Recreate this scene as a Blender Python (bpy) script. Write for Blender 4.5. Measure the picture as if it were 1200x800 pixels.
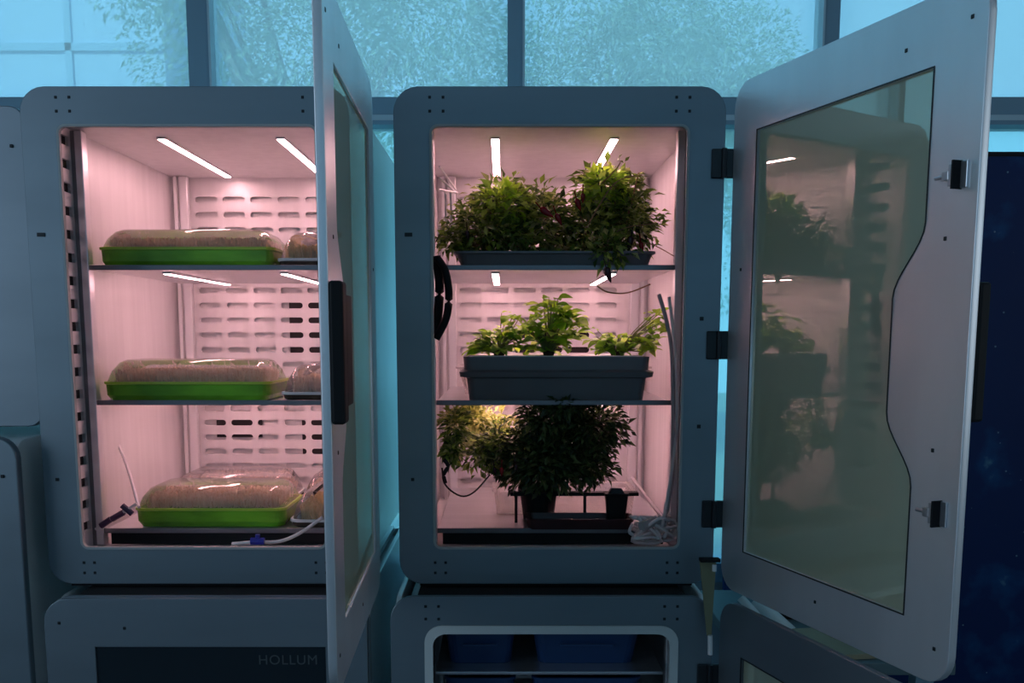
import bpy, bmesh, math, random
from mathutils import Vector, Matrix
for o in list(bpy.data.objects): bpy.data.objects.remove(o)
SC = bpy.context.scene; COL = SC.collection
PI = math.pi

# ------------------------------------------------------------------ camera
EYE = 1.45; PITCH = .1364; FPX = 1162.3; PX = 590.5; PY = 549.8
cam = bpy.data.cameras.new('camera'); co = bpy.data.objects.new('camera', cam); COL.objects.link(co)
co.location = (0, 0, EYE); co.rotation_euler = (PI/2 - PITCH, 0, 0)
cam.sensor_width = 36; cam.lens = 36*FPX/1200
cam.shift_x = (600-PX)/1200; cam.shift_y = (PY-400)/1200; cam.clip_start = .02
SC.camera = co
SC.view_settings.view_transform = 'Standard'; SC.view_settings.look = 'None'
SC.view_settings.gamma = 1; SC.view_settings.use_curve_mapping = False
SC.view_settings.exposure = 0.0

# ------------------------------------------------------------------ sky, sun, added fill lamps
W = bpy.data.worlds.new('sky'); SC.world = W; W.use_nodes = True
nt = W.node_tree; bg = nt.nodes['Background']
tc = nt.nodes.new('ShaderNodeTexCoord'); sx = nt.nodes.new('ShaderNodeSeparateXYZ'); rp = nt.nodes.new('ShaderNodeValToRGB')
nt.links.new(tc.outputs['Generated'], sx.inputs[0]); nt.links.new(sx.outputs['Z'], rp.inputs[0]); nt.links.new(rp.outputs[0], bg.inputs[0])
rp.color_ramp.elements[0].position = 0; rp.color_ramp.elements[0].color = (.27, .60, .84, 1)
rp.color_ramp.elements[1].position = .6; rp.color_ramp.elements[1].color = (.20, .50, .86, 1)
bg.inputs[1].default_value = 1.75
sun = bpy.data.lights.new('sun', 'SUN'); so = bpy.data.objects.new('sun', sun); COL.objects.link(so)
sun.energy = 3.2; sun.angle = .05; sun.color = (.62, 1, .98)
so.rotation_euler = Vector((-.25, -.75, .62)).to_track_quat('Z', 'Y').to_euler(); so.location = (0, -6, 8)
ar = bpy.data.lights.new('rear_fill', 'AREA'); ao = bpy.data.objects.new('rear_fill', ar); COL.objects.link(ao)
ar.shape = 'RECTANGLE'; ar.size = 4.4; ar.size_y = 1.5; ar.energy = 9; ar.color = (.27, .66, 1)
ao.location = (0, -3.15, 2.3); ao.rotation_euler = (PI/2, 0, 0)   # added fill lamp behind the camera, shines +y

al = bpy.data.lights.new('left_fill', 'AREA'); alo = bpy.data.objects.new('left_fill', al); COL.objects.link(alo)
al.shape = 'RECTANGLE'; al.size = 3.0; al.size_y = 1.6; al.energy = 30; al.color = (.62, .80, 1)
alo.location = (-3.12, -.6, 1.9); alo.rotation_euler = (PI/2, 0, -PI/2)   # added fill lamp on the left, shines +x

a4 = bpy.data.lights.new('right_fill', 'AREA'); a4o = bpy.data.objects.new('right_fill', a4); COL.objects.link(a4o)
a4.shape = 'RECTANGLE'; a4.size = 2.6; a4.size_y = 1.6; a4.energy = 17; a4.color = (.72, .85, .95)
a4o.location = (3.52, -.6, 1.9); a4o.rotation_euler = (PI/2, 0, PI/2)   # added fill lamp on the right, shines -x

# ------------------------------------------------------------------ helpers
def at(u, v, Y):
    a = (u-PX)/FPX; b = -(v-PY)/FPX; c, s = math.cos(PITCH), math.sin(PITCH)
    k = Y/(c+b*s)
    return Vector((a*k, Y, (-s+b*c)*k+EYE))

def mat(name, base=(.5, .5, .5), rough=.5, metal=0, spec=.5, noise=0, nscale=(8, 8, 8), bump=0, trans=0, alpha=1, sss=0, coat=0):
    m = bpy.data.materials.new(name); m.use_nodes = True
    t = m.node_tree; b = t.nodes['Principled BSDF']
    b.inputs['Base Color'].default_value = (*base, 1); b.inputs['Roughness'].default_value = rough
    b.inputs['Metallic'].default_value = metal; b.inputs['Specular IOR Level'].default_value = spec
    b.inputs['Transmission Weight'].default_value = trans; b.inputs['Coat Weight'].default_value = coat
    if noise or bump:
        c = t.nodes.new('ShaderNodeTexCoord'); mp = t.nodes.new('ShaderNodeMapping'); n = t.nodes.new('ShaderNodeTexNoise')
        mp.inputs['Scale'].default_value = nscale; n.inputs['Scale'].default_value = 1; n.inputs['Detail'].default_value = 4
        t.links.new(c.outputs['Object'], mp.inputs[0]); t.links.new(mp.outputs[0], n.inputs['Vector'])
        if noise:
            r = t.nodes.new('ShaderNodeValToRGB')
            r.color_ramp.elements[0].position = .3; r.color_ramp.elements[1].position = .7
            r.color_ramp.elements[0].color = (*[x*(1-noise) for x in base], 1); r.color_ramp.elements[1].color = (*[min(1, x*(1+noise)) for x in base], 1)
            t.links.new(n.outputs['Fac'], r.inputs[0]); t.links.new(r.outputs[0], b.inputs['Base Color'])
        if bump:
            bp = t.nodes.new('ShaderNodeBump'); bp.inputs['Strength'].default_value = bump; bp.inputs['Distance'].default_value = .001
            t.links.new(n.outputs['Fac'], bp.inputs['Height']); t.links.new(bp.outputs[0], b.inputs['Normal'])
    return m

def mix_mat(name, tint, gloss, rough, haze, fac_base, haze_fac, fres=1.0):
    """transparent sheet: tinted see-through + mirror reflection growing with angle + a little diffuse haze"""
    m = bpy.data.materials.new(name); m.use_nodes = True; t = m.node_tree; t.nodes.clear()
    out = t.nodes.new('ShaderNodeOutputMaterial'); tr = t.nodes.new('ShaderNodeBsdfTransparent'); gl = t.nodes.new('ShaderNodeBsdfGlossy')
    df = t.nodes.new('ShaderNodeBsdfDiffuse'); tl = t.nodes.new('ShaderNodeBsdfTranslucent'); m0 = t.nodes.new('ShaderNodeMixShader')
    lw = t.nodes.new('ShaderNodeFresnel'); lw.inputs['IOR'].default_value = 1.45
    ma = t.nodes.new('ShaderNodeMath'); ma.operation = 'MULTIPLY_ADD'; ma.inputs[1].default_value = fres; ma.inputs[2].default_value = fac_base; ma.use_clamp = True
    m1 = t.nodes.new('ShaderNodeMixShader'); m2 = t.nodes.new('ShaderNodeMixShader')
    tr.inputs[0].default_value = (*tint, 1); gl.inputs[0].default_value = (*gloss, 1); gl.inputs[1].default_value = rough
    df.inputs[0].default_value = (*haze, 1); tl.inputs[0].default_value = (*haze, 1)
    m0.inputs[0].default_value = .62; t.links.new(df.outputs[0], m0.inputs[1]); t.links.new(tl.outputs[0], m0.inputs[2])
    m1.inputs[0].default_value = haze_fac; t.links.new(tr.outputs[0], m1.inputs[1]); t.links.new(m0.outputs[0], m1.inputs[2])
    t.links.new(lw.outputs[0], ma.inputs[0]); t.links.new(ma.outputs[0], m2.inputs[0])
    t.links.new(m1.outputs[0], m2.inputs[1]); t.links.new(gl.outputs[0], m2.inputs[2]); t.links.new(m2.outputs[0], out.inputs[0])
    return m

def leaf_mat(name, cols, transl=.35, rough=.45):
    m = bpy.data.materials.new(name); m.use_nodes = True; t = m.node_tree; b = t.nodes['Principled BSDF']
    g = t.nodes.new('ShaderNodeNewGeometry'); r = t.nodes.new('ShaderNodeValToRGB')
    while len(r.color_ramp.elements) < len(cols): r.color_ramp.elements.new(.5)
    for i, c in enumerate(cols):
        r.color_ramp.elements[i].position = i/(len(cols)-1); r.color_ramp.elements[i].color = (*c, 1)
    oi = t.nodes.new('ShaderNodeObjectInfo'); ad = t.nodes.new('ShaderNodeMath'); ad.operation = 'ADD'; fr = t.nodes.new('ShaderNodeMath'); fr.operation = 'FRACT'
    t.links.new(g.outputs['Random Per Island'], ad.inputs[0]); t.links.new(oi.outputs['Random'], ad.inputs[1]); t.links.new(ad.outputs[0], fr.inputs[0])
    t.links.new(fr.outputs[0], r.inputs[0]); t.links.new(r.outputs[0], b.inputs['Base Color'])
    b.inputs['Roughness'].default_value = rough
    tl = t.nodes.new('ShaderNodeBsdfTranslucent'); mx = t.nodes.new('ShaderNodeMixShader'); mx.inputs[0].default_value = transl
    t.links.new(r.outputs[0], tl.inputs[0]); out = t.nodes['Material Output']
    t.links.new(b.outputs[0], mx.inputs[1]); t.links.new(tl.outputs[0], mx.inputs[2]); t.links.new(mx.outputs[0], out.inputs[0])
    return m

def emis(name, col, s):
    m = bpy.data.materials.new(name); m.use_nodes = True; t = m.node_tree; t.nodes.clear()
    o = t.nodes.new('ShaderNodeOutputMaterial'); e = t.nodes.new('ShaderNodeEmission'); e.inputs[0].default_value = (*col, 1); e.inputs[1].default_value = s
    t.links.new(e.outputs[0], o.inputs[0]); return m

class MB:
    def __init__(s): s.bm = bmesh.new()
    def box(s, x0, x1, y0, y1, z0, z1, bev=0, M=None):
        b = bmesh.new()
        bmesh.ops.create_cube(b, size=1, matrix=Matrix.Translation(((x0+x1)/2, (y0+y1)/2, (z0+z1)/2)) @ Matrix.Diagonal((abs(x1-x0), abs(y1-y0), abs(z1-z0), 1)))
        if bev: bmesh.ops.bevel(b, geom=b.edges[:], offset=bev, segments=2, affect='EDGES', profile=.5)
        if M: bmesh.ops.transform(b, matrix=M, verts=b.verts)
        s.add(b); return s
    def add(s, b):
        me = bpy.data.meshes.new('t'); b.to_mesh(me); b.free(); s.bm.from_mesh(me); bpy.data.meshes.remove(me)
    def tube(s, pts, r, n=8, r1=None, cap=True):
        pts = [Vector(p) for p in pts]; rings = []; up = Vector((0, 0, 1)); N = len(pts)
        for i, p in enumerate(pts):
            d = (pts[min(i+1, N-1)]-pts[max(i-1, 0)]).normalized()
            a = d.cross(up)
            if a.length < .05: a = d.cross(Vector((1, 0, 0)))
            a.normalize(); b = d.cross(a).normalized()
            rr = r if r1 is None else r+(r1-r)*i/(N-1)
            rings.append([s.bm.verts.new(p+(a*math.cos(2*PI*k/n)+b*math.sin(2*PI*k/n))*rr) for k in range(n)])
        for i in range(N-1):
            for k in range(n): s.bm.faces.new((rings[i][k], rings[i][(k+1) % n], rings[i+1][(k+1) % n], rings[i+1][k]))
        if cap: s.bm.faces.new(rings[0]); s.bm.faces.new(rings[-1][::-1])
        return s
    def lathe(s, prof, c=(0, 0, 0), n=24):
        rings = []
        for r, z in prof: rings.append([s.bm.verts.new((c[0]+r*math.cos(2*PI*k/n), c[1]+r*math.sin(2*PI*k/n), c[2]+z)) for k in range(n)])
        for i in range(len(rings)-1):
            for k in range(n): s.bm.faces.new((rings[i][k], rings[i][(k+1) % n], rings[i+1][(k+1) % n], rings[i+1][k]))
        s.bm.faces.new(rings[0][::-1]); s.bm.faces.new(rings[-1]); return s
    def loft(s, loops, cap0=True, cap1=True):
        rs = [[s.bm.verts.new(p) for p in l] for l in loops]; n = len(rs[0])
        for i in range(len(rs)-1):
            for k in range(n): s.bm.faces.new((rs[i][k], rs[i][(k+1) % n], rs[i+1][(k+1) % n], rs[i+1][k]))
        if cap0: s.bm.faces.new(rs[0][::-1])
        if cap1: s.bm.faces.new(rs[-1])
        return s
    def build(s, name, m, parent=None, loc=(0, 0, 0), rz=0, smooth=False, kind=None):
        bmesh.ops.recalc_face_normals(s.bm, faces=s.bm.faces)
        me = bpy.data.meshes.new(name); s.bm.to_mesh(me); s.bm.free()
        return link(name, me, m, parent, loc, rz, smooth, kind)

def link(name, me, m, parent=None, loc=(0, 0, 0), rz=0, smooth=False, kind=None):
    if m and not me.materials: me.materials.append(m)
    if smooth: me.polygons.foreach_set('use_smooth', [True]*len(me.polygons))
    o = bpy.data.objects.new(name, me); COL.objects.link(o); o.location = loc; o.rotation_euler = (0, 0, rz)
    if parent: o.parent = parent
    if kind: o['kind'] = kind
    return o

def rrect(x0, x1, z0, z1, r, n=6):
    P = []
    for cx, cz, a0 in ((x1-r, z1-r, 0), (x0+r, z1-r, PI/2), (x0+r, z0+r, PI), (x1-r, z0+r, 1.5*PI)):
        for k in range(n+1):
            a = a0+PI/2*k/n; P.append((cx+r*math.cos(a), cz+r*math.sin(a)))
    return P

def plate_mesh(outer, holes, y0, y1, bev=0, axis='y'):
    """flat plate cut out with holes; outline in (x,z), thickness y0..y1"""
    cu = bpy.data.curves.new('c', 'CURVE'); cu.dimensions = '2D'; cu.fill_mode = 'BOTH'
    for L in [outer]+holes:
        s = cu.splines.new('POLY'); s.points.add(len(L)-1); s.use_cyclic_u = True
        for i, p in enumerate(L): s.points[i].co = (p[0], p[1], 0, 1)
    cu.extrude = (y1-y0)/2-bev; cu.bevel_depth = bev; cu.bevel_resolution = 1; cu.offset = -bev
    o = bpy.data.objects.new('c', cu); COL.objects.link(o)
    me = bpy.data.meshes.new_from_object(o.evaluated_get(bpy.context.evaluated_depsgraph_get()))
    bpy.data.objects.remove(o); me.materials.clear()
    if axis == 'y': M = Matrix(((1, 0, 0, 0), (0, 0, -1, (y0+y1)/2), (0, 1, 0, 0), (0, 0, 0, 1)))
    else: M = Matrix(((0, 0, 1, (y0+y1)/2), (1, 0, 0, 0), (0, 1, 0, 0), (0, 0, 0, 1)))   # outline in (y,z), thickness along x
    me.transform(M); return me

def tag(o, label, cat, group=None):
    o['label'] = label; o['category'] = cat
    if group: o['group'] = group
    return o
def thing(name, label, cat, loc=(0, 0, 0), rz=0, group=None):
    o = bpy.data.objects.new(name, None); COL.objects.link(o); o.empty_display_size = .05
    o.location = loc; o.rotation_euler = (0, 0, rz); return tag(o, label, cat, group)
def struct(o): o['kind'] = 'structure'; return o
def copy_tree(o, parent=None):
    c = o.copy(); COL.objects.link(c); c.parent = parent
    for ch in [x for x in COL.objects if x.parent == o]: copy_tree(ch, c)
    return c
def smooth_path(P, n=5):
    P = [Vector(p) for p in P]; out = []
    for i in range(len(P)-1):
        a, b, c, d = P[max(i-1, 0)], P[i], P[i+1], P[min(i+2, len(P)-1)]
        for k in range(n):
            t = k/n; out.append(.5*((2*b)+(c-a)*t+(2*a-5*b+4*c-d)*t*t+(3*b-a-3*c+d)*t**3))
    return out+[P[-1]]

# ------------------------------------------------------------------ materials
M_alu = mat('aluminium_plate', (.235, .29, .33), .42, .75, noise=.10, nscale=(1.5, 1.5, 6), bump=.05)
M_alu_door = mat('lit_aluminium_door', (.82, .83, .86), .42, .80, noise=.08, nscale=(6, 6, 1.5), bump=.05)  # lamp spill on the upper doors is put into this lighter base
M_plate_grey = mat('grey_plate', (.25, .30, .34), .42, .75, noise=.10, nscale=(1.5, 1.5, 6), bump=.05)  # on the lower doors this darker base paints in their shade
M_inner = mat('interior_sheet_metal', (.70, .69, .70), .45, .35, noise=.05, nscale=(40, 40, 3), bump=.04)
M_shell = mat('outer_sheet_metal', (.80, .84, .85), .32, .3, noise=.05, nscale=(3, 3, 3))
M_post = mat('bright_profile', (.80, .80, .82), .3, .6)
M_lip = mat('shelf_edge_metal', (.22, .22, .24), .35, .7)
M_shelf = mat('shelf_metal', (.62, .62, .65), .28, .75, noise=.06, nscale=(3, 30, 3))
M_black = mat('black_plastic', (.006, .007, .009), .6, spec=.25)
M_dark = mat('dark_cavity', (.012, .010, .012), .9)
M_screw = mat('dark_screw', (.02, .025, .03), .4, .5)
M_gasket = mat('grey_rubber_gasket', (.40, .42, .42), .6)
M_gasket_light = mat('pale_rubber_gasket', (.62, .66, .66), .6)
M_steel = mat('latch_steel', (.62, .64, .68), .3, .9)
M_hinge = mat('hinge_black', (.02, .025, .03), .35, .3)
M_led = emis('led_strip', (1, .52, .55), 42)
M_doorglass = mix_mat('tinted_door_glass', (.30, .36, .30), (.85, .88, .80), .012, (.90, .93, .74), .22, .84, .8)
M_darkglass = mat('dark_closed_glass', (.010, .018, .026), .12, 0, .5)
M_clear = mix_mat('clear_plastic', (.95, .94, .93), (1, 1, 1), .08, (.95, .9, .88), .02, .26, .8)
M_green = mat('green_tray_plastic', (.16, .42, .02), .25, 0, .5, noise=.35, nscale=(9, 30, 30))
M_green_b = mat('green_tray_rim', (.42, .62, .06), .3)
M_sprout = leaf_mat('sprout_stems', [(.86, .70, .54), (.92, .84, .70), (.76, .58, .42), (.90, .84, .66)], .45)
M_sprout_yellow = leaf_mat('yellow_sprout_stems', [(.75, .5, .15), (.85, .7, .3), (.6, .5, .12)], .3)
M_soil = mat('dark_growing_mat', (.05, .03, .02), .9, noise=.5, nscale=(60, 60, 60))
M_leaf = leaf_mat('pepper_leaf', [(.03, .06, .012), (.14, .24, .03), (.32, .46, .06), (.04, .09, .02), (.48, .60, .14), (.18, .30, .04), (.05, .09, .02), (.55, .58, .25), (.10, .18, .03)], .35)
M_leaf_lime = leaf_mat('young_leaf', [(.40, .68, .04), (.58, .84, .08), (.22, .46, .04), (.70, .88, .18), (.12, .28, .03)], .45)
M_leaf_dark = leaf_mat('tomato_leaf', [(.010, .022, .008), (.03, .055, .014), (.07, .12, .03), (.012, .024, .01), (.16, .20, .06), (.02, .04, .012)], .15)  # dark green, deepened to paint in the backlit plant's shade
M_leaf_pale = leaf_mat('lamplit_leaf', [(.32, .38, .08), (.48, .50, .14), (.18, .26, .05), (.60, .60, .22)], .4)  # pale leaf colours paint in light from the lamp behind
M_stem = mat('green_stem', (.22, .26, .08), .6)
M_stem_b = mat('woody_stem', (.30, .17, .10), .7)
M_pepper = mat('red_pepper', (.22, .008, .012), .2)
M_pepper_d = mat('dark_pepper', (.03, .006, .012), .2)
M_planter = mat('charcoal_planter', (.13, .13, .14), .35, noise=.15, nscale=(5, 5, 5))
M_bin = mat('blue_bin', (.022, .065, .18), .35)
M_tube = mat('milky_tube', (.75, .72, .72), .35)
M_tube_g = mat('grey_hose', (.42, .38, .40), .4)
M_blue = mat('blue_connector', (.02, .03, .35), .35)
M_purple = mat('dark_purple_connector', (.05, .02, .07), .4)
M_olive = mat('olive_strip', (.22, .22, .13), .7)
M_text = mat('faint_lettering', (.055, .075, .085), .6)
M_white = mat('white_fitting', (.85, .85, .85), .4)
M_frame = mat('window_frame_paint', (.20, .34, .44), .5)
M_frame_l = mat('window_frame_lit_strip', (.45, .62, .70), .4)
M_glass = mix_mat('window_glass', (.86, 1.0, 1.0), (1, 1, 1), .02, (1, 1, .98), .0, .45, .4)
M_frost = mix_mat('frosted_lower_glass', (.74, .98, .98), (1, 1, 1), .25, (.95, 1, 1), .0, .35, .3)
M_wall = mat('painted_wall', (.42, .48, .52), .8, noise=.04, nscale=(3, 3, 3))
M_floor = mat('resin_floor', (.14, .17, .19), .5, noise=.1, nscale=(2, 2, 2))
M_ceil = mat('ceiling_paint', (.45, .50, .53), .9, noise=.04, nscale=(2, 2, 2))
M_ground = mat('outdoor_ground', (.25, .32, .25), .9, noise=.2, nscale=(1, 1, 1))
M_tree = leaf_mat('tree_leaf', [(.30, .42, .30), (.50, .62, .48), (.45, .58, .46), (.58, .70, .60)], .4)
M_bark = mat('tree_bark', (.25, .27, .24), .9)
M_build = mat('pale_blue_cladding', (.50, .62, .80), .6, noise=.04, nscale=(1, 1, 1))
M_build_d = mat('cladding_joint', (.36, .50, .66), .6)
M_board = mat('tan_board', (.30, .27, .18), .7, noise=.1, nscale=(9, 9, 9))
M_pale = mat('pale_painted_tube', (.55, .68, .70), .4)
M_bench = mat('bench_top', (.10, .16, .18), .6)

# ------------------------------------------------------------------ room
def slab(name, *a, m=M_wall): return struct(MB().box(*a).build(name, m))
WY = 3.0
slab('floor', -3.2, 3.6, -3.3, WY+.1, -.05, 0, m=M_floor)
slab('ceiling', -3.2, 3.6, -3.3, WY+.1, 3.3, 3.4, m=M_ceil)
slab('wall_left', -3.3, -3.2, -3.3, WY+.1, 0, 3.3)
slab('wall_right', 3.6, 3.7, -3.3, WY+.1, 0, 3.3)
slab('wall_rear', -3.2, 3.6, -3.4, -3.3, 0, 3.3)
slab('wall_front', -3.2, 3.6, WY-.02, WY+.1, 0, .70)
# curtain wall
win = bpy.data.objects.new('window_1', None); COL.objects.link(win); struct(win)
mx = [-2.67, -1.77, -.87, .032, .932, 1.832, 2.73]
ed = [-3.2]+mx+[3.6]
for i, x in enumerate(mx):
    w = .030 if i == 2 else .0215
    MB().box(x-w, x+w, WY-.04, WY+.06, .70, 3.3).build('mullion', M_frame, win)
    MB().box(x+w+(-.0 if x < .5 else -2*w-.006), x+w+(.006 if x < .5 else -2*w), WY-.045, WY+.03, .70, 3.3).build('mullion_lit_side', M_frame_l, win)  # paler strip paints in the lit side of each mullion
MB().box(-3.2, 3.6, WY-.05, WY+.06, 2.068, 2.118).build('transom', M_frame, win)
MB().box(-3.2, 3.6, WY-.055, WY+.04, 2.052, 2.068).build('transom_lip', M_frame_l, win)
MB().box(-3.2, 3.6, WY-.06, WY+.04, 2.040, 2.052).build('transom_seal', M_frame, win)
MB().box(-3.2, 3.6, WY-.06, WY+.06, .70, .76).build('sill', M_frame, win)
for i in range(len(ed)-1):
    MB().box(ed[i]+.01, ed[i+1]-.01, WY, WY+.008, 2.11, 3.3).build('pane', M_glass, win)
    MB().box(ed[i]+.01, ed[i+1]-.01, WY, WY+.008, .75, 2.045).build('lower_pane', M_frost, win)
w2 = bpy.data.objects.new('rear_fill_frame', None); COL.objects.link(w2); struct(w2)  # frame added around the rear fill lamp, on a solid wall
for a in ((-2.3, 2.3, 3.06, 3.12), (-2.3, 2.3, 1.48, 1.54)): MB().box(a[0], a[1], -3.3, -3.2, a[2], a[3]).build('fill_frame', M_frame, w2)
for x in (-2.3, 2.24): MB().box(x, x+.06, -3.3, -3.2, 1.48, 3.12).build('fill_frame', M_frame, w2)

w3 = bpy.data.objects.new('left_fill_frame', None); COL.objects.link(w3); struct(w3)  # made-up frame surrounding the left fill lamp
for z in (1.04, 2.70): MB().box(-3.2, -3.11, -2.16, .96, z, z+.06).build('fill_frame', M_frame, w3)
for y in (-2.16, .90): MB().box(-3.2, -3.11, y, y+.06, 1.04, 2.76).build('fill_frame', M_frame, w3)

w4 = bpy.data.objects.new('right_fill_frame', None); COL.objects.link(w4); struct(w4)  # made-up frame surrounding the right fill lamp
for z in (1.04, 2.70): MB().box(3.51, 3.6, -1.96, .76, z, z+.06).build('fill_frame', M_frame, w4)
for y in (-1.96, .70): MB().box(3.51, 3.6, y, y+.06, 1.04, 2.76).build('fill_frame', M_frame, w4)

# ------------------------------------------------------------------ outdoors
struct(MB().box(-14, 14, WY+.2, 26, -.3, -.1).build('ground', M_ground))
def leaf_batch(n, pos, size, rnd, fold=.25, wid=.5):
    """n leaves as one mesh; pos() -> (point, outward direction)"""
    V = []; F = []
    for _ in range(n):
        p, d = pos(); L = size*rnd.uniform(.6, 1.35)
        d = (d+Vector((rnd.gauss(0, .5), rnd.gauss(0, .5), rnd.gauss(0, .4)))).normalized()
        a = d.cross(Vector((rnd.gauss(0, .5), rnd.gauss(0, .5), 1))).normalized(); nn = a.cross(d)
        b = len(V); w = L*wid/2
        V += [p, p+d*L*.45+a*w+nn*L*fold*.4, p+d*L*.55+nn*-L*.02, p+d*L*.45-a*w+nn*L*fold*.4, p+d*L-nn*L*.18]
        F += [(b, b+1, b+2), (b, b+2, b+3), (b+1, b+4, b+2), (b+2, b+4, b+3)]
    me = bpy.data.meshes.new('foliage'); me.from_pydata([tuple(v) for v in V], [], F); return me
def tree(x, y, h, rx, rz, seed, label, n=13000, size=.045):
    rnd = random.Random(seed); t = thing('tree', label, 'tree', (x, y, -.1), 0, 'trees beyond the window wall')
    blobs = [(rnd.uniform(-rx, rx)*.7, rnd.uniform(-.5, .5), h+rnd.uniform(-rz, rz)*.75, rnd.uniform(.45, .85)) for _ in range(26)]
    def pos():
        b = rnd.choice(blobs); d = Vector((rnd.gauss(0, 1), rnd.gauss(0, 1), rnd.gauss(0, 1))).normalized()
        return Vector(b[:3])+d*b[3]*rnd.uniform(.7, 1), d
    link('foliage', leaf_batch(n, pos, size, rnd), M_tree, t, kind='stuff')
    m = MB(); m.tube([(0, 0, 0), (.08, 0, h*.5), (0, .05, h)], .13, 8, .06).build('trunk', M_bark, t)
    m = MB()
    for b in blobs[:8]: m.tube([(0, .03, h*.5), (b[0]*.5, b[1], (h*.5+b[2])/2+.2), b[:3]], .045, 5, .015)
    m.build('branches', M_bark, t)
tree(-1.25, 7.0, 3.4, 1.5, 1.5, 1, 'hazy leafy tree outside behind the open left glass door', 30000)
tree(.35, 9.9, 3.6, 1.9, 1.9, 2, 'hazy leafy tree outside behind the middle mullion, second in depth', 26000, .055)
tree(2.35, 12.8, 3.9, 1.6, 1.9, 3, 'hazy leafy tree outside above the gap beside the right open door', 30000, .06)
bl = thing('building', 'pale blue clad building standing in for the reflection in the leftmost window pane', 'building', (-5.2, 9.5, -.1))  # added block stands in for the bluish reflection in the left pane
MB().box(-3, 2.1, 0, 3, 0, 9).build('wall', M_build, bl)
for z in (2.9, 4.1, 5.3): MB().box(-3.02, 2.12, -.03, 0, z, z+.07).build('cladding_joint', M_build_d, bl)
for x in (-1.8, -.3, 1.2): MB().box(x, x+.06, -.03, 0, 0, 9).build('cladding_joint', M_build_d, bl)

# ------------------------------------------------------------------ growing cabinets
D = 1.857; PW = .6; PH = .916; Z0 = .973
OPEN = (-.2345, .2345, .069, .8495)
def door_outline_hole():
    # window with the bulge in the frame beside the handle; x measured from the hinge
    x0, x1, z0, z1 = .08, .506, .082, .824
    P = [(x0, z0), (x1, z0)]
    for k in range(9):
        t = k/8; s = t*t*(3-2*t); P.append((x1-.058*s, .265+.10*t))
    for k in range(9):
        t = k/8; s = t*t*(3-2*t); P.append((x1-.058+.058*s, .525+.10*t))
    P += [(x1, z1), (x0, z1)]
    return P
def screws4(m, x, z, y, s=.012):
    for i in (-1, 1):
        for j in (-1, 1): m.box(x+i*s-.0026, x+i*s+.0026, y-.001, y+.001, z+j*s-.0026, z+j*s+.0026, .0008)
def hinge(m, x, z):
    m.box(x-.022, x-.002, -.006, 0, z-.026, z+.026, .002); m.box(x+.002, x+.022, -.006, 0, z-.026, z+.026, .002)

def door(root, hx, hy, rz, glass_mat, latches=True, H=PH, mp=None):
    d = link('door', plate_mesh(rrect(.002, .598, .0, H, .045), [door_outline_hole()], 0, .012, .0012), mp or M_alu_door, root, (hx, hy, 0), rz)
    g = MB().loft([[(x, y, z) for x, z in door_outline_hole()] for y in (.0055, .0085)]).build('glass', glass_mat, d)
    s = plate_mesh([(x+(-.002 if x < .2 else .002), z+(-.002 if z < .2 else .002 if z > .7 else 0)) for x, z in door_outline_hole()], [[(x+(.0 if x < .2 else 0), z) for x, z in door_outline_hole()]], -.001, .0, 0)
    link('seal', s, M_hinge, d)
    hd = MB()                                                        # cup handle on the outer side
    hd.box(.562, .600, .012, .030, .362, .542, .004); hd.box(.40, .455, .012, .016, .375, .530, .0015)
    hd.box(.44, .57, .012, .015, .380, .526, .001)
    hd.build('handle', M_black, d)
    if latches:
        for z in (.678, .237):
            l = MB(); l.box(.556, .566, -.012, 0, z-.014, z+.014, .001); l.box(.566, .580, -.003, 0, z-.017, z+.017, .001)
            l.tube([(.562, -.008, z), (.530, -.008, z)], .0028, 8); l.box(.546, .558, -.013, -.004, z-.006, z+.006, .001)
            l.build('latch', M_steel, d)
            MB().box(.566, .569, -.016, 0, z-.018, z+.018, .0005).build('latch_plate', M_black, d)
    sc = MB()
    for x, z in ((.545, .60), (.545, .32), (.57, .87), (.45, .86), (.30, .045), (.57, .05), (.04, .59)): sc.box(x-.0028, x+.0028, -.001, .013, z-.0028, z+.0028, .001)
    sc.build('screws', M_screw, d, kind='stuff')
    return d

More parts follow.
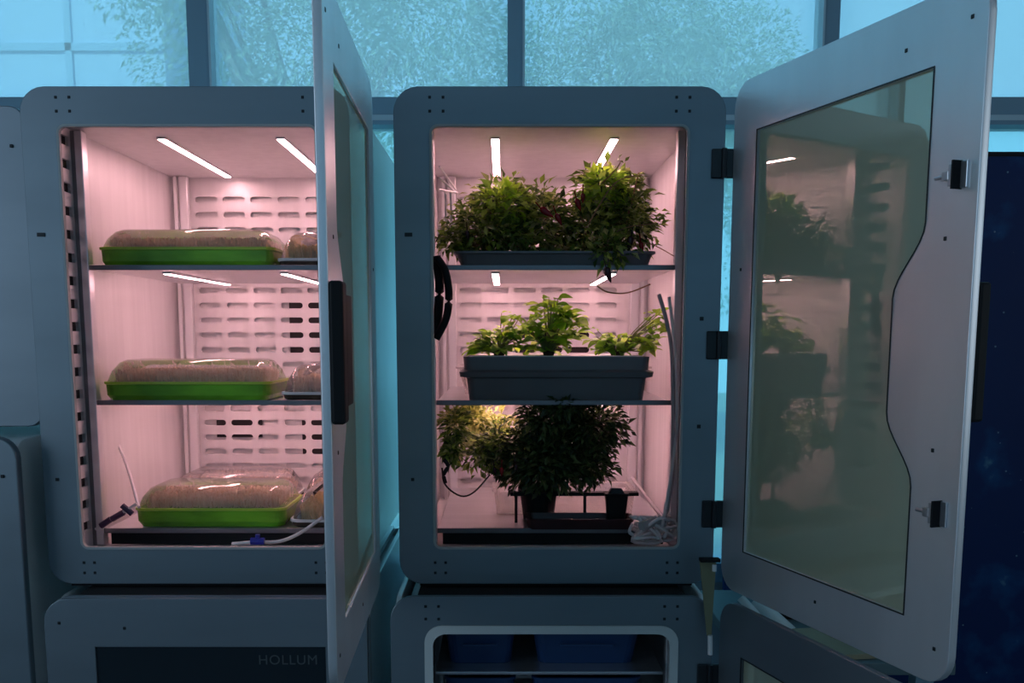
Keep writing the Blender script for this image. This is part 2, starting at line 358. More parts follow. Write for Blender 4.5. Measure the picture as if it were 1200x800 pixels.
def led_bar(x, hw, y0, y1, z, parent):
    b = MB().box(x-hw-.002, x+hw+.002, y0-.004, y1+.004, z-.004, z).build('light_bar', M_post, parent)
    return MB().box(x-hw, x+hw, y0, y1, z-.0048, z-.0041).build('diffuser', M_led, b)
SQ = [.083+.0442*k for k in range(18)]
def cabinet(label, x, y, z, lit=True, fan=(), rows=20, gasket=M_gasket, pw=.236, op=OPEN, gw=.004, orad=.016):
    r = thing('growing_cabinet', label, 'cabinet', (x, y, z))
    link('front_plate', plate_mesh(rrect(-.3, .3, 0, PH, .045), [rrect(*op, orad)], 0, .012, .0012), M_alu, r)
    g = rrect(op[0]-.0005, op[1]+.0005, op[2]-.0005, op[3]+.0005, orad)
    gi = rrect(op[0]+gw, op[1]-gw, op[2]+gw, op[3]-gw, orad*.75)
    link('gasket', plate_mesh(g, [gi], -.004, .006), gasket, r)
    for s in (-1, 1):
        hs = [[(.072, q), (.128, q), (.128, q+.018), (.072, q+.018)] for q in SQ]
        a, b = sorted((s*.270, s*.276))
        link('side_wall', plate_mesh([(.012, .045), (.76, .045), (.76, .868), (.012, .868)], hs, a, b, axis='x'), M_inner, r)
        a, b = sorted((s*.276, s*.280))
        MB().box(a, b, .06, .14, .07, .86).build('slot_shade', M_dark, r)  # black strip stands in for the darkness behind the slots
        a, b = sorted((s*.282, s*.292))
        link('outer_panel', plate_mesh(rrect(.012, .80, .006, .905, .05), [], a, b, .001, axis='x'), M_shell, r)
        MB().box(s*(pw+.001), s*(pw+.016), .135, .16, .047, .866, .002).build('post', M_post, r)
        MB().box(s*(pw+.016), s*(pw+.028), .137, .158, .047, .866, .001).build('post_channel', M_lip, r)
        p = MB(); p.box(s*.222, s*.242, .70, .72, .047, .866, .002); p.box(s*.248, s*.256, .70, .712, .047, .866); p.build('rear_post', M_post, r)
    MB().box(-.276, .276, .012, .76, .868, .874).build('ceiling_panel', M_inner, r)
    MB().box(-.276, .276, .012, .76, .039, .045).build('floor_panel', M_inner, r)
    MB().box(-.262, .262, .04, .78, .885, .897).build('top_panel', M_shell, r)
    MB().box(-.262, .262, .04, .78, .012, .024).build('bottom_panel', M_shell, r)
    holes = []
    for k in range(6):
        cx = -.187+.07*k
        for j in range(rows): cz = .814-.038*j; holes.append(rrect(cx-.0285, cx+.0285, cz-.0075, cz+.0075, .0072, 3))
    MB().box(-.25, .25, .0125, .12, .9125, .914).build('gap_shade', M_dark, r)  # dark strip paints the shade in the gap between stacked cabinets
    link('perforated_back_panel', plate_mesh([(-.276, .045), (.276, .045), (.276, .868), (-.276, .868)], holes, .743, .747), M_inner, r)
    MB().box(-.276, .276, .757, .761, .045, .868).build('rear_duct', M_inner, r)
    MB().box(-.282, .282, .776, .782, .02, .89).build('outer_back', M_shell, r)
    for fx, fz, fw, fh in fan: MB().box(fx-fw, fx+fw,   .7478, .7500, fz-fh, fz+fh).build('fan_opening', M_dark, r)
    if lit:
        for s in (-.118, .122):
            led_bar(s, .0075, .215, .70, .8677, r)
    sc = MB(); screws4(sc, -.222, .885, 0); screws4(sc, .222, .885, 0); screws4(sc, -.222, .032, 0, .010); screws4(sc, .222, .032, 0, .010)
    for zz in (.50, .30): sc.box(.262, .269, -.0015, .001, zz, zz+.007)
    sc.box(-.282, -.268, -.002, .001, .652, .659); sc.box(-.276, -.270, -.002, .001, .20, .206)
    sc.build('screws', M_screw, r, kind='stuff')
    MB().box(-.262, .262, .008, .04, -.005, .012).build('foot_rail', M_black, r)
    MB().box(-.24, .24, .65, .70, -.005, .012).build('foot_rail', M_black, r)
    return r

XR = .1005; XL = -.572
cabR = cabinet('aluminium growing cabinet in the middle, lit pink, with three shelves of bushy plants', XR, D, Z0, fan=((.03, .43, .10, .05),))
dR = door(cabR, .3125, -.006, -1.2598, M_doorglass)
for z in (.781, .455, .137): 
    h = MB(); hinge(h, .2975, z); h.tube([(.2975, -.008, z-.026), (.2975, -.008, z+.026)], .005, 8); h.build('hinge', M_hinge, cabR)
cabL = cabinet('aluminium growing cabinet on the left, lit pink, holding trays of sprouts behind its open door', XL, D, Z0, pw=.246,
               fan=((.07, .50, .055, .075), (-.125, .24, .06, .035), (.09, .20, .05, .05)))
dL = door(cabL, .3242, -.006, -1.5419, M_doorglass, latches=False)
for z in (.781, .455, .137):
    h = MB(); hinge(h, .30, z); h.tube([(.30, -.008, z-.026), (.30, -.008, z+.026)], .005, 8); h.build('hinge', M_hinge, cabL)

# lower cabinets
YL = 1.79; ZLOW = .0505; OPL = (-.236, .236, .069, .860)
cabRL = cabinet('unlit aluminium cabinet standing lowest in the middle, storing blue bins', .0885, YL, ZLOW, lit=False, gasket=M_gasket_light, rows=3, op=OPL, gw=.015, orad=.032)
door(cabRL, .311, -.006, -1.2598, M_doorglass, mp=M_plate_grey)
for z in (.781, .137):
    h = MB(); hinge(h, .2955, z-.02); h.tube([(.2955, -.008, z-.046), (.2955, -.008, z+.006)], .005, 8); h.build('hinge', M_hinge, cabRL)
cabLL = cabinet('aluminium cabinet below the left one, its dark glass door shut', -.55, YL, ZLOW, lit=False, rows=3)
dLL = door(cabLL, .2995, -.004, PI, M_darkglass, latches=False, mp=M_plate_grey)
cu = bpy.data.curves.new('t', 'FONT'); cu.body = 'HOLLUM'; cu.size = .026; cu.extrude = .0003; cu.align_x = 'RIGHT'; cu.space_character = 1.1
to = bpy.data.objects.new('t', cu); COL.objects.link(to)
me = bpy.data.meshes.new_from_object(to.evaluated_get(bpy.context.evaluated_depsgraph_get())); bpy.data.objects.remove(to)
me.transform(Matrix.Rotation(PI/2, 4, 'X') @ Matrix.Rotation(0, 4, 'Z')); me.transform(Matrix.Rotation(PI, 4, 'Z'))
link('lettering', me, M_text, dLL, (.095, .0092, .790))

# cabinets cut by the left edge of the view
def side_cab(label, xr, y, z0, z1, mfront, rad):
    r = thing('storage_cabinet', label, 'cabinet', (xr, y, z0))
    link('front_plate', plate_mesh(rrect(-.6, 0, 0, z1-z0, rad), [], 0, .02, .002), mfront, r)
    link('body_side', plate_mesh(rrect(.02, .7, .01, z1-z0-.01, .04), [], -.03, -.012, .001, axis='x'), M_shell, r)
    MB().box(-.58, -.03, .02, .7, .012, z1-z0-.012).build('body', M_shell, r)
    s = MB(); s.box(-.030, -.024, -.003, .001, z1-z0-.075, z1-z0-.069, .001); s.build('screw', M_screw, r)
    return r
side_cab('grey metal cabinet at the far left edge of the photo, topmost of the two there', -.884, 1.90, 1.272, 1.865, M_plate_grey, .03)
side_cab('dark blue grey metal cabinet at the far left edge, lowest of the two there', -.892, 1.80, .02, 1.262, M_alu, .04)

# by lower right door: dark bracket, olive strap added for the see-through gap, steel pin
st = thing('gap_strip', 'olive strap standing in for the gap, with a steel pin, between the upper and lower cabinet hinges', 'strip', (0, 0, 0))
a = at(831, 655, 1.77); b = at(829, 742, 1.77)
MB().box(a.x-.018, a.x+.018, 1.755, 1.775, a.z-.003, a.z+.003, .001).build('bracket', M_black, st)
MB().loft([[(a.x-.018, 1.765, a.z), (a.x+.012, 1.765, a.z), (a.x+.012, 1.769, a.z), (a.x-.018, 1.769, a.z)], [(b.x-.004, 1.755, b.z), (b.x+.004, 1.755, b.z), (b.x+.004, 1.758, b.z), (b.x-.004, 1.758, b.z)]]).build('strip', M_olive, st)
MB().tube([(b.x, 1.745, b.z+.004), (b.x+.001, 1.745, b.z-.032)], .0045, 8).build('pin', M_white, st)
MB().tube([(a.x+.006, 1.752, a.z-.006), (a.x+.006, 1.752, a.z-.018)], .004, 8).build('rivet', M_white, st)

# ------------------------------------------------------------------ shelves
def shelf(label, cx, z, lit=True, hw=.236):
    r = thing('shelf', label, 'shelf', (cx, D, z))
    MB().box(-hw, hw, .137, .69, -.006, 0, .001).build('shelf_plate', M_shelf, r)
    MB().box(-hw, hw, .130, .136, -.007, .003, .001).build('front_lip', M_lip, r)
    if lit:
        for s in (-.118, .122): led_bar(s, .0065, .21, .66, -.0062, r)
    else: MB().box(-hw+.01, hw-.01, .142, .152, -.032, -.006).build('rack_shade', M_black, r)  # black strip stands in for shade in the gap under the rack
    return r
shelf('polished metal shelf carrying the pepper plants in the middle cabinet', XR, 1.580)
shelf('polished metal shelf carrying the grey planter in the middle cabinet', XR, 1.314)
shelf('lowest metal rack in the middle cabinet, beneath the dark bushy plant', XR, 1.053, False)
shelf('polished metal shelf under the upper sprout trays in the left cabinet', XL, 1.580, hw=.244)
shelf('polished metal shelf under the middle sprout trays in the left cabinet', XL, 1.314, hw=.244)
shelf('lowest metal rack in the left cabinet, under the bottom sprout trays', XL, 1.053, False, hw=.244)
lowshelf = thing('shelf', 'thin metal shelf under the blue bins in the lower middle cabinet', 'shelf', (.0885, YL, at(650, 787, 1.87).z))
MB().box(-.222, .222, .075, .70, -.004, .002, .001).build('shelf_plate', M_shelf, lowshelf)

# ------------------------------------------------------------------ sprout trays
def rr3(w, d, z, r, n=4): return [(x, y, z) for x, y in rrect(-w/2, w/2, -d/2, d/2, r, n)]
def sprout_tray(label, x, y, z, w, d, hb, hd, seed, dark=False, rz=0, msp=None):
    rnd = random.Random(seed); r = thing('sprout_tray', label, 'tray', (x, y, z), rz, 'covered trays of sprouts in the left cabinet')
    MB().loft([rr3(w-.020, d-.020, 0, .02), rr3(w-.008, d-.008, hb*.3, .02), rr3(w-.006, d-.006, hb, .02)]).build('tray', M_soil if dark else M_green, r, smooth=False)
    o = rr3(w, d, hb, .022); i = rr3(w-.016, d-.016, hb, .016)
    MB().loft([rr3(w-.006, d-.006, hb-.003, .02), rr3(w, d, hb-.002, .022), rr3(w, d, hb+.003, .022), rr3(w-.01, d-.01, hb+.003, .02)], False, False).build('rim', M_gasket_light if dark else M_green_b, r)
    MB().loft([rr3(w-.010, d-.010, hb+.003, .02), rr3(w-.022, d-.022, hb+hd*.5, .024), rr3(w-.045, d-.045, hb+hd*.88, .028), rr3(w-.07, d-.07, hb+hd, .02)], False).build('clear_lid', M_clear, r, smooth=True)
    V = []; F = []
    for _ in range(int(3800*w*d/.06)):
        px, py = rnd.uniform(-w/2+.022, w/2-.022), rnd.uniform(-d/2+.022, d/2-.022)
        h = rnd.uniform(.12, .5)*hd; a = rnd.uniform(0, PI); dx, dy = .0012*math.cos(a), .0012*math.sin(a)
        lx, ly = rnd.gauss(0, .003), rnd.gauss(0, .003); b = len(V); z0 = hb; s = 2.4
        V += [(px-dx, py-dy, z0), (px+dx, py+dy, z0), (px+lx+dx, py+ly+dy, z0+h), (px+lx-dx, py+ly-dy, z0+h), (px+lx-dx*s, py+ly-dy*s, z0+h+.002), (px+lx+dx*s, py+ly+dy*s, z0+h+.003), (px+lx, py+ly, z0+h+.006)]
        F += [(b, b+1, b+2, b+3), (b+3, b+2, b+5, b+6, b+4)]
    me = bpy.data.meshes.new('sprouts'); me.from_pydata(V, [], F); link('sprouts', me, msp or M_sprout, r, kind='stuff')
    return r
sprout_tray('long green tray with clear lid, on the upper shelf of the left cabinet', -.631, 2.10, 1.581, .350, .20, .035, .040, 1)
sprout_tray('dark narrow tray with clear lid, right end of the upper left shelf', -.400, 2.14, 1.581, .108, .26, .014, .056, 2, True, msp=M_sprout_yellow)
sprout_tray('long green tray with clear lid, on the middle shelf of the left cabinet', -.641, 2.10, 1.315, .340, .20, .035, .046, 3)
sprout_tray('dark narrow tray with clear lid, right end of the middle left shelf', -.400, 2.14, 1.315, .108, .26, .014, .056, 4, True)
sprout_tray('long green tray with clear lid, front of the lowest left rack', -.605, 2.10, 1.054, .315, .19, .037, .044, 5)
sprout_tray('dark narrow tray with clear lid, right end of the lowest left rack', -.392, 2.12, 1.054, .10, .24, .014, .056, 6, True, msp=M_sprout_yellow)
sprout_tray('clear lidded tray at the back of the lowest left rack, behind the green tray', -.630, 2.33, 1.054, .28, .22, .014, .060, 7, True)
sprout_tray('clear lidded tray at the rear right of the lowest left rack', -.42, 2.39, 1.054, .10, .26, .014, .058, 8, True)

# tubing in the left cabinet
def pipe(name, label, cat, pts, r, m, extra=None):
    o = MB().tube(smooth_path([at(*p) for p in pts]), r, 8).build(name, m, smooth=True)
    return tag(o, label, cat)
pipe('clear_tube', 'milky tube hanging at the left inside the left cabinet, under its middle shelf', 'tube', [(127, 478, 2.2), (135, 510, 2.18), (150, 550, 2.1), (160, 585, 2.02), (163, 594, 1.99)], .0032, M_tube)
t = thing('hose_connector', 'dark purple hose connectors beside the lowest green tray', 'connector', (0, 0, 0))
for u, v, du, dv in ((124, 612, 6, -4), (138, 604, 7, -4), (149, 597, 6, 5)):
    MB().tube([at(u-du, v-dv, 1.985), at(u+du, v+dv, 1.985)], .0062, 8).build('barrel', M_purple, t)
MB().tube([at(112, 620, 1.985), at(160, 590, 1.985)], .003, 8).build('tube_end', M_tube, t)
pipe('white_tube', 'thin white tube curling over the bottom edge of the left cabinet', 'tube', [(272, 637, 1.905), (300, 635, 1.90), (328, 634, 1.90), (352, 624, 1.91), (378, 606, 1.93)], .0035, M_tube)
t = thing('blue_connector', 'small bright blue connector on the white tube, left cabinet bottom edge', 'connector', (0, 0, 0))
MB().tube([at(294, 634, 1.895), at(310, 634, 1.895)], .0075, 8).build('barrel', M_blue, t)
MB().tube([at(302, 634, 1.895), at(302, 626, 1.895)], .005, 8).build('stub', M_blue, t)

# ------------------------------------------------------------------ plants
def bush(name, label, root, blobs, n, size, m, seed, stems=10, stem_m=M_stem, peppers=(), wid=.5, group=None, lime=None, pc='pepper', zmin=None):
    rnd = random.Random(seed); R = Vector(root); t = thing(name, label, 'plant', root, 0, group)
    B = [(Vector(b[0])-R, Vector(b[1])) for b in blobs]; wts = [b[1].x*b[1].z for b in B]
    def pos():
        for _ in range(20):
            c, s = rnd.choices(B, wts)[0]; d = Vector((rnd.gauss(0, 1), rnd.gauss(0, 1), rnd.gauss(0, 1))).normalized(); k = rnd.uniform(.25, 1.0)+abs(rnd.gauss(0, .14))
            p = c+Vector((d.x*s.x, d.y*s.y, d.z*s.z))*k
            if zmin is None or p.z > zmin or s.y < .035: break
        return p, Vector((d.x*1.2, d.y, d.z*.6-.1))
    link('foliage', leaf_batch(n, pos, size, rnd, wid=wid), m, t, kind='stuff')
    if lime:
        c0, s0, n0, mm = lime; c0 = Vector(c0)-R
        def pos2():
            d = Vector((rnd.gauss(0, 1), rnd.gauss(0, 1), rnd.gauss(0, 1))).normalized(); return c0+Vector((d.x*s0[0], d.y*s0[1], d.z*s0[2]))*rnd.uniform(.4, 1), d
        link('young_foliage', leaf_batch(n0, pos2, size*1.15, rnd, wid=.6), mm, t, kind='stuff')
    sm = MB()
    for i in range(stems):
        c, s = B[i % len(B)]; e = c+Vector((rnd.uniform(-.8, .8)*s.x, rnd.uniform(-.8, .8)*s.y, rnd.uniform(-.2, .85)*s.z))
        mid = e*.5+Vector((rnd.gauss(0, .01), rnd.gauss(0, .01), .01)); sm.tube(smooth_path([(0, 0, 0), mid, e], 3), .0032, 6, .0012)
    sm.build('stems', stem_m, t, kind='stuff')
    for (u, v, Y, L, dx, dz, pm) in peppers:
        p = at(u, v, Y)-R; d = Vector((dx, 0, dz)).normalized()
        q = MB(); N = 7; P = [p+d*L*(k/N-.5) for k in range(N+1)]
        rad = [.3, .95, 1, .95, .8, .6, .35, .08]; rings = []
        a = d.cross(Vector((0, 1, 0))).normalized(); bb = Vector((0, 1, 0))
        q.loft([[tuple(P[k]+(a*math.cos(2*PI*j/8)+bb*math.sin(2*PI*j/8))*rad[k]*L*.22) for j in range(8)] for k in range(N+1)])
        q.tube([P[0], P[0]-d*.012+Vector((0, 0, .004))], .0012, 5)
        q.build(pc, pm, t, smooth=True)
    return t
def B(u, v, Y, ru, rv, ry): 
    c = at(u, v, Y); k = Y/FPX; return (tuple(c), (ru*k, ry, rv*k))
ZS1 = 1.581
c = at(600, 290, 2.12)
bush('pepper_plant', 'bushy pepper plant filling the left half of the top shelf, middle cabinet', (c.x, 2.12, ZS1+.008),
     [B(598, 247, 2.14, 52, 32, .09), B(560, 268, 2.10, 38, 28, .09), B(638, 262, 2.12, 40, 34, .09), B(530, 284, 2.05, 16, 18, .05), B(590, 280, 2.06, 55, 18, .06)],
     2900, .021, M_leaf, 11, 14, M_stem_b, peppers=[(641, 249, 2.0, .032, .7, -.5, M_pepper), (655, 257, 2.0, .026, .4, -.8, M_pepper), (548, 276, 2.0, .02, .1, -1, M_pepper_d)], lime=(at(590, 238, 2.10), (.055, .05, .035), 260, M_leaf_lime), zmin=.020)
c = at(715, 290, 2.12)
bush('pepper_plant', 'taller pepper plant on the right of the top shelf, leaves trailing over tray edge', (c.x, 2.12, ZS1+.008),
     [B(712, 232, 2.14, 40, 36, .08), B(735, 262, 2.10, 34, 34, .09), B(690, 268, 2.10, 38, 32, .09), B(715, 292, 1.99, 26, 18, .03)],
     2600, .021, M_leaf, 12, 14, M_stem_b, peppers=[(678, 240, 2.0, .026, .3, -.8, M_pepper), (713, 322, 1.925, .032, .35, -1, M_pepper_d), (738, 285, 1.98, .030, -.2, -1, M_pepper_d), (752, 290, 1.99, .022, .2, -1, M_pepper), (683, 232, 2.0, .02, 0, -1, M_pepper)],
     lime=(at(708, 220, 2.08), (.040, .04, .035), 240, M_leaf_lime), zmin=.020)
# tray under the pepper plants
t = thing('grow_tray', 'shallow glossy black tray under the pepper plants', 'tray', (.10, 2.11, ZS1))
MB().loft([rr3(.37, .24, 0, .015), rr3(.385, .255, .022, .018), rr3(.398, .268, .024, .02), rr3(.398, .268, .028, .02), rr3(.375, .245, .027, .015), rr3(.36, .23, .008, .012)]).build('basin', M_planter, t)
MB().loft([rr3(.366, .236, .010, .012), rr3(.366, .236, .017, .012)]).build('soil', M_soil, t)
pipe('stray_stem', 'bare thin stem drooping below the top shelf of the middle cabinet', 'stem', [(700, 335, 1.935), (712, 342, 1.93), (735, 343, 1.93), (762, 333, 1.94)], .0013, M_stem_b)
for k, (p0, p1, p2) in enumerate((((700, 300), (725, 270), (765, 262)), ((690, 262), (720, 215), (752, 205)), ((705, 215), (722, 198), (728, 188)), ((740, 290), (760, 285), (790, 300)))):
    tag(MB().tube(smooth_path([at(*p0, 2.0), at(*p1, 1.99), at(*p2, 2.0)]), .0014, 6, .0008).build('pepper_twig', M_stem_b, smooth=True),
        ['brown twig arching right out of the taller pepper plant', 'long brown twig across the middle of the taller pepper plant', 'pale tip twig at the top of the taller pepper plant by the lamp', 'lowest brown twig beside the right post, top shelf'][k], 'twig')

# middle shelf: planter with three young plants
pc = at(651, 440, 2.04)
pl = thing('planter_box', 'dark grey planter box on the middle shelf, with three small green plants', 'planter', (pc.x, 2.10, 1.315))
MB().loft([rr3(.352, .19, 0, .012), rr3(.362, .20, .045, .014), rr3(.388, .215, .048, .016), rr3(.392, .22, .058, .016), rr3(.372, .20, .062, .014), rr3(.376, .20, .088, .014), rr3(.360, .19, .088, .01), rr3(.350, .18, .070, .01)]).build('box', M_planter, pl)
MB().loft([rr3(.368, .198, .0655, .012), rr3(.368, .198, .0662, .012)]).build('rim_line', M_gasket, pl)
MB().loft([rr3(.352, .184, .086, .01), rr3(.352, .184, .0895, .01)]).build('growing_panel', M_inner, pl)
ct = thing('clear_tray', 'clear plastic tray behind the dark grey planter box', 'tray', (pc.x+.006, 2.33, 1.315))
MB().loft([rr3(.40, .20, 0, .02), rr3(.425, .22, .055, .02), rr3(.44, .235, .057, .02), rr3(.44, .235, .060, .02), rr3(.41, .205, .056, .02), rr3(.39, .19, .005, .02)]).build('basin', M_clear, ct)
lm = bpy.data.meshes.new('leaf')
V = []; F = []
prof = [0, .32, .5, .48, .3, 0]
for i, w in enumerate(prof):
    x = i/5; zc = .10*math.sin(PI*x)-.12*x*x
    V += [(x, -w*.62, zc+.10*w), (x, 0, zc), (x, w*.62, zc+.10*w)]
for i in range(5):
    b = 3*i; F += [(b, b+3, b+4, b+1), (b+1, b+4, b+5, b+2)]
lm.from_pydata(V, [], F); lm.materials.append(M_leaf_lime); lm.polygons.foreach_set('use_smooth', [True]*len(lm.polygons))
def young(name, label, u, v, Y, spots, h, n, L, seed, tall=False, darkfront=0):
    rnd = random.Random(seed); base = Vector((at(u, v, Y).x, Y, 1.4045)); t = thing(name, label, 'plant', tuple(base), 0, None)
    sm = MB(); k = Y/FPX
    for i in range(n):
        du, dv = spots[i % len(spots)]
        p = Vector((du*k+rnd.gauss(0, .010), rnd.gauss(0, .018), max(.008, dv*k+rnd.gauss(0, .009))))
        o = bpy.data.objects.new('leaf', lm); COL.objects.link(o); o.parent = t; o.location = p
        s = L*rnd.uniform(.7, 1.25); o.scale = (s, s, s)
        o.rotation_euler = (rnd.uniform(-.5, .5), rnd.uniform(-.5, .5), math.atan2(p.y, p.x)+rnd.gauss(0, .9))
        if i % 2 == 0: sm.tube([(0, 0, 0), p*.5+Vector((0, 0, .006)), p], .0014, 5, .0008)
    sm.build('stems', M_stem, t, kind='stuff')
    MB().lathe([(.010, -.003), (.012, .006), (.008, .010)], n=12).build('plug', M_soil, t)
young('basil_plant', 'small leafy plant at the left end of the dark grey planter', 585, 405, 2.07, [(-18, 10), (-6, 22), (8, 25), (14, 12), (0, 8), (-10, 16), (10, 40), (18, 18), (-22, 6)], .05, 150, .030, 21)
young('basil_plant', 'tallest leafy plant, in the middle of the dark grey planter', 643, 405, 2.07, [(-12, 12), (0, 22), (12, 16), (-4, 36), (6, 46), (-8, 52), (2, 58), (22, 24), (-18, 30), (14, 40), (0, 8), (26, 34)], .09, 210, .030, 22)
young('basil_plant', 'low spreading leafy plant at the right end of the dark grey planter', 722, 405, 2.07, [(-20, 16), (-8, 20), (4, 10), (16, 14), (26, 18), (36, 14), (42, 30), (42, 42), (0, 18), (-12, 6), (28, 8)], .05, 160, .028, 23)

# bottom rack: dark plant, pot, rail, cup, tray
c = at(645, 585, 2.08)
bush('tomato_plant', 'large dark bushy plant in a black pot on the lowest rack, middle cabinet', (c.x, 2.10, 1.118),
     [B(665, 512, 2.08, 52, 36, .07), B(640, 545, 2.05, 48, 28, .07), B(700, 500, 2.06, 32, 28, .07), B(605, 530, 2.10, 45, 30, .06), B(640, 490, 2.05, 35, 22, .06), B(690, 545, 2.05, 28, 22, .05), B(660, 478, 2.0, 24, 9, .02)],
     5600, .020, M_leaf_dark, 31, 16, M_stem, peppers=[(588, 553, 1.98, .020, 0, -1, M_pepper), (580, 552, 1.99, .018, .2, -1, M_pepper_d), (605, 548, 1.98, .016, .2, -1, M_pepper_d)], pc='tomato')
big = [o for o in COL.objects if o.get('label', '').startswith('large dark bushy')][0]
def lobe(name, blobs, n, size, m, seed):
    rnd = random.Random(seed); R = big.location; BB = [(Vector(b[0])-R, Vector(b[1])) for b in blobs]
    def pos():
        c, s = rnd.choice(BB); d = Vector((rnd.gauss(0, 1), rnd.gauss(0, 1), rnd.gauss(0, 1))).normalized()
        return c+Vector((d.x*s.x, d.y*s.y, d.z*s.z))*(rnd.uniform(.2, 1)+abs(rnd.gauss(0, .12))), Vector((d.x, d.y, d.z*.6-.1))
    link(name, leaf_batch(n, pos, size, rnd), m, big, kind='stuff')
    for c, s in BB: MB().tube(smooth_path([(0, 0, .02), c*.5+Vector((0, 0, .02)), c], 4), .0025, 6, .0012).build('side_stem', M_stem, big)
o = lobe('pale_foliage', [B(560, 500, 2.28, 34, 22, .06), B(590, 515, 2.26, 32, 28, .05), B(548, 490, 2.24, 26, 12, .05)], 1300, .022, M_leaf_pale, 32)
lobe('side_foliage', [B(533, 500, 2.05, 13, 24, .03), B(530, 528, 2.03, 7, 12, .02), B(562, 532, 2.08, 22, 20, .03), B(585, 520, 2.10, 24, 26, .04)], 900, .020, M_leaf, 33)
pot = thing('plant_pot', 'round black pot under the large dark bushy plant', 'pot', (at(631, 600, 2.10).x, 2.10, 1.054))
MB().lathe([(.032, 0), (.040, .060), (.044, .062), (.044, .070), (.040, .070), (.037, .062), (.030, .055)]).build('shell', M_black, pot)
wt = thing('water_tray', 'long dark maroon tray on the lowest rack, in front of the pot', 'tray', (at(678, 620, 2.03).x, 2.02, 1.054))
MB().loft([rr3(.21, .07, 0, .012), rr3(.222, .08, .022, .014), rr3(.212, .07, .022, .012), rr3(.20, .06, .006, .01)]).build('basin', mat('maroon_plastic', (.035, .008, .012), .35), wt)
rl = thing('black_rail', 'thin black rail spanning behind the pot above the maroon tray', 'rail', (0, 0, 0))
a, b = at(598, 578, 2.06), at(748, 575, 2.06)
MB().box(a.x, b.x, 2.05, 2.075, a.z-.004, a.z+.003, .001).build('bar', M_black, rl)
for u in (604, 690): MB().box(at(u, 0, 2.06).x, at(u, 0, 2.06).x+.006, 2.056, 2.062, 1.054, a.z-.003).build('leg', M_black, rl)
cp = at(722, 590, 2.035)
cu_ = thing('black_cup', 'square black cup hanging at the right end of the thin rail', 'cup', (cp.x, 2.035, a.z))
MB().loft([rr3(.036, .03, -.048, .005), rr3(.046, .04, .0, .006), rr3(.050, .044, .002, .006), rr3(.050, .044, .006, .006), rr3(.03, .03, .006, .004)]).build('shell', M_black, cu_)
MB().loft([rr3(.034, .026, .006, .004), rr3(.020, .018, .016, .004)]).build('lid', M_hinge, cu_)
jar = thing('clear_tray', 'clear shallow box standing behind the rail on the lowest rack', 'tray', (at(660, 600, 2.2).x, 2.22, 1.054))
MB().loft([rr3(.30, .14, 0, .015), rr3(.31, .15, .05, .015), rr3(.32, .16, .052, .015), rr3(.30, .14, .05, .015), rr3(.285, .125, .004, .015)]).build('basin', M_clear, jar)

pipe('cable', 'thin dark cable looping down from the left post, lowest rack', 'cable', [(518, 548, 1.97), (522, 568, 1.97), (540, 581, 1.98), (556, 576, 2.0), (574, 556, 2.03)], .0018, M_black)
cb = thing('cable_bundle', 'thick black cable bundle bulging at the left edge of the middle cabinet', 'cable', (0, 0, 0))
MB().tube(smooth_path([at(*p) for p in ((512, 302, 1.905), (522, 318, 1.905), (526, 345, 1.905), (523, 372, 1.905), (511, 397, 1.905))]), .0075, 10).build('outer_loop', M_black, cb, smooth=True)
MB().tube(smooth_path([at(*p) for p in ((511, 300, 1.92), (515, 330, 1.92), (514, 360, 1.92), (510, 392, 1.92))]), .009, 10).build('inner_loop', M_black, cb, smooth=True)
MB().tube(smooth_path([at(*p) for p in ((520, 538, 1.93), (525, 546, 1.93), (520, 556, 1.93), (522, 566, 1.93))]), .004, 8).build('tail', M_black, cb, smooth=True)
pipe('hose', 'grey hose running down inside the right edge of the middle cabinet', 'hose', [(772, 345, 1.96), (780, 372, 1.95), (787, 410, 1.94), (789, 480, 1.93), (788, 560, 1.92), (778, 612, 1.92)], .0042, M_tube_g)
pipe('hose', 'paler hose behind the grey one, right edge of the middle cabinet', 'hose', [(784, 348, 1.925), (792, 420, 1.915), (793, 500, 1.91), (786, 560, 1.91), (775, 622, 1.92)], .0034, M_tube)
pipe('steel_rod', 'grey rod leaning diagonally in the lower right of the middle cabinet', 'rod', [(741, 560, 2.20), (765, 592, 2.08), (785, 618, 1.97)], .0035, M_tube_g)
tb = thing('tube_tangle', 'tangle of milky tubes in the bottom right corner of the middle cabinet', 'tube', (0, 0, 0))
rnd = random.Random(5)
for i in range(9):
    P = [at(rnd.uniform(738, 792), rnd.uniform(604, 634), rnd.uniform(1.90, 1.98)) for _ in range(5)]
    MB().tube(smooth_path(P), .0034, 7).build('tube', M_tube, tb, smooth=True)
MB().tube([at(752, 617, 1.90), at(772, 608, 1.93)], .010, 10).build('fitting', M_gasket, tb)
br = thing('wall_bracket', 'white triangular bracket high in the left corner of the middle cabinet', 'bracket', (0, 0, 0))
for P in (((515, 195), (534, 222)), ((515, 208), (534, 226)), ((522, 226), (523, 292)), ((528, 226), (529, 292)), ((514, 222), (536, 226))):
    MB().tube([at(*P[0], 2.05), at(*P[1], 2.12)], .0022, 6).build('strut', M_white, br)

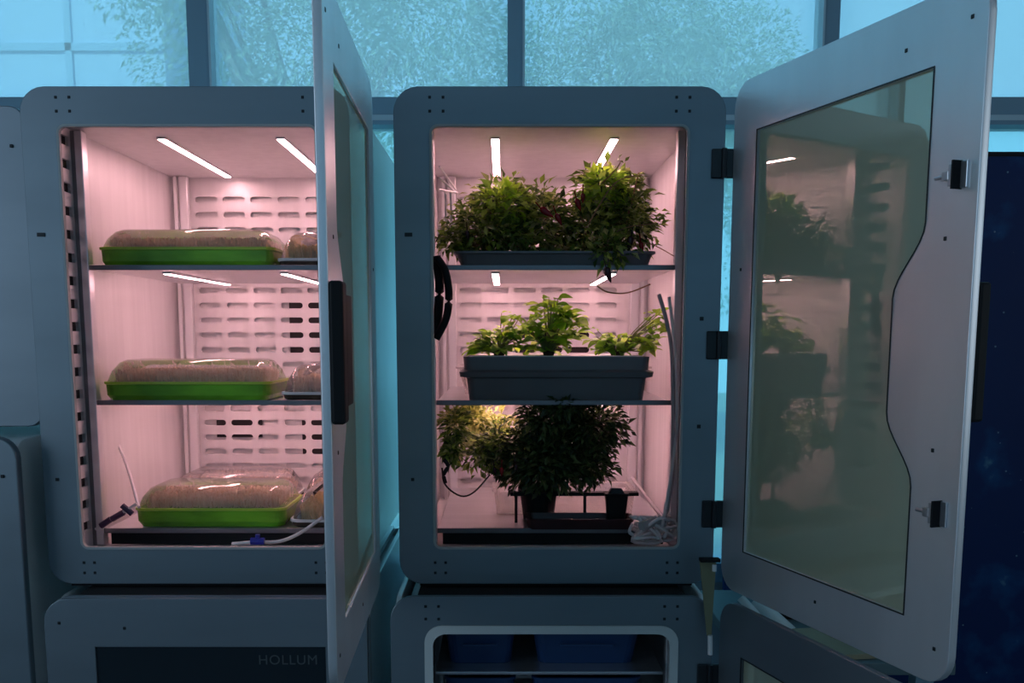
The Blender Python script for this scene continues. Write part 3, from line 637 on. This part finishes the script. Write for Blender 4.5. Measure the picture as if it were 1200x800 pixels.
# bins in the lower middle cabinet
def bin_(label, u0, u1, v0, v1, Y, zb, z1=None):
    a, b = at(u0, v0, Y), at(u1, v0, Y); w = b.x-a.x; h = a.z-zb
    r = thing('storage_bin', label, 'bin', ((a.x+b.x)/2, Y+.15, zb), 0, 'blue bins in the lower middle cabinet')
    MB().loft([rr3(w*.90, .27, 0, .02), rr3(w, .30, h-.006, .02), rr3(w+.006, .306, h-.005, .02), rr3(w+.006, .306, h, .02), rr3(w-.006, .294, h, .018), rr3(w*.88, .26, .006, .018)]).build('shell', M_bin, r)
    m = MB(); m.box(-w*.25, w*.25, -.1545, -.150, h*.55, h*.62, .001); m.build('rib', M_bin, r)
zb = at(650, 787, 1.87).z+.0025
bin_('blue storage bin, left one above the thin shelf, lower middle cabinet', 522, 603, 738, 0, 1.90, zb)
bin_('wider blue storage bin, right one above the thin shelf, lower middle cabinet', 625, 750, 738, 0, 1.90, zb)
bin_('blue storage bin, left one beneath the thin shelf, lower middle cabinet', 522, 603, 794, 0, 1.90, .56)
bin_('wider blue storage bin, right one beneath the thin shelf, lower middle cabinet', 625, 750, 794, 0, 1.90, .56)
sh2 = thing('shelf', 'lower thin metal shelf in the lower middle cabinet, below the second pair of bins', 'shelf', (.0885, YL, .558))
MB().box(-.222, .222, .075, .70, -.004, .001, .001).build('shelf_plate', M_shelf, sh2)

# navy board on the right and the bench behind the open doors
def navy():
    m = bpy.data.materials.new('navy_print'); m.use_nodes = True; t = m.node_tree; b = t.nodes['Principled BSDF']
    c = t.nodes.new('ShaderNodeTexCoord'); n = t.nodes.new('ShaderNodeTexNoise'); n.inputs['Scale'].default_value = 5.5; n.inputs['Detail'].default_value = 6
    r = t.nodes.new('ShaderNodeValToRGB'); e = r.color_ramp.elements; e[0].position = .54; e[0].color = (.004, .024, .11, 1); e[1].position = .74; e[1].color = (.16, .42, .46, 1)
    x = e.new(.64); x.color = (.005, .06, .19, 1)
    v = t.nodes.new('ShaderNodeTexVoronoi'); v.inputs['Scale'].default_value = 26; lt = t.nodes.new('ShaderNodeMath'); lt.operation = 'LESS_THAN'; lt.inputs[1].default_value = .07
    mx_ = t.nodes.new('ShaderNodeMixRGB'); mx_.inputs[2].default_value = (.12, .25, .35, 1)
    t.links.new(c.outputs['Object'], n.inputs['Vector']); t.links.new(c.outputs['Object'], v.inputs['Vector']); t.links.new(n.outputs['Fac'], r.inputs[0])
    t.links.new(v.outputs['Distance'], lt.inputs[0]); t.links.new(lt.outputs[0], mx_.inputs[0]); t.links.new(r.outputs[0], mx_.inputs[1]); t.links.new(mx_.outputs[0], b.inputs['Base Color'])
    b.inputs['Roughness'].default_value = .5; b.inputs['Specular IOR Level'].default_value = .2; return m
a = at(864, 178, 2.86)
nb = thing('display_board', 'tall navy printed board with pale flecks, behind the open right door', 'board', (a.x, 2.86, .05))
MB().box(0, 1.5, 0, .02, 0, a.z-.05, .002).build('panel', navy(), nb)
MB().box(0, 1.5, -.004, 0, a.z-.062, a.z-.05).build('top_edge', M_dark, nb)
for x in (.2, 1.3): MB().box(x, x+.3, -.1, .12, -.05, 0, .004).build('foot', M_black, nb)
be = thing('work_bench', 'low dark bench glimpsed between the two open right doors', 'bench', (.95, 2.38, 0))
MB().box(-.42, .02, -.33, .28, .722, .750, .003).build('bench_top', M_bench, be)
for x in (-.40, -.03):
    for y in (-.25, .22): MB().box(x, x+.04, y, y+.04, 0, .722).build('leg', M_frame, be)
tag(MB().box(-.14, .14, -.10, .10, 0, .012, .001).build('tan_panel', M_board, loc=(.83, 2.18, .751), rz=.15), 'flat tan board lying on the low bench', 'board')
tag(MB().box(-.06, .08, -.05, .05, 0, .075, .004).build('black_case', M_black, loc=(.745, 2.42, .751)), 'black case on the low bench behind the tan board', 'case')
for (p, q, r_, lb) in (((868, 700, 2.3), (908, 745, 2.25), .010, 'pale slanted tube nearest the hinges, on the low bench'), ((884, 704, 2.36), (932, 748, 2.30), .020, 'thicker pale slanted tube beside the black case'), ((1022, 772, 2.1), (1005, 800, 2.08), .010, 'short pale upright tube right of the tan board')):
    tag(MB().tube([at(*p), at(*q)], r_, 10).build('pale_tube', M_pale, smooth=True), lb, 'tube')
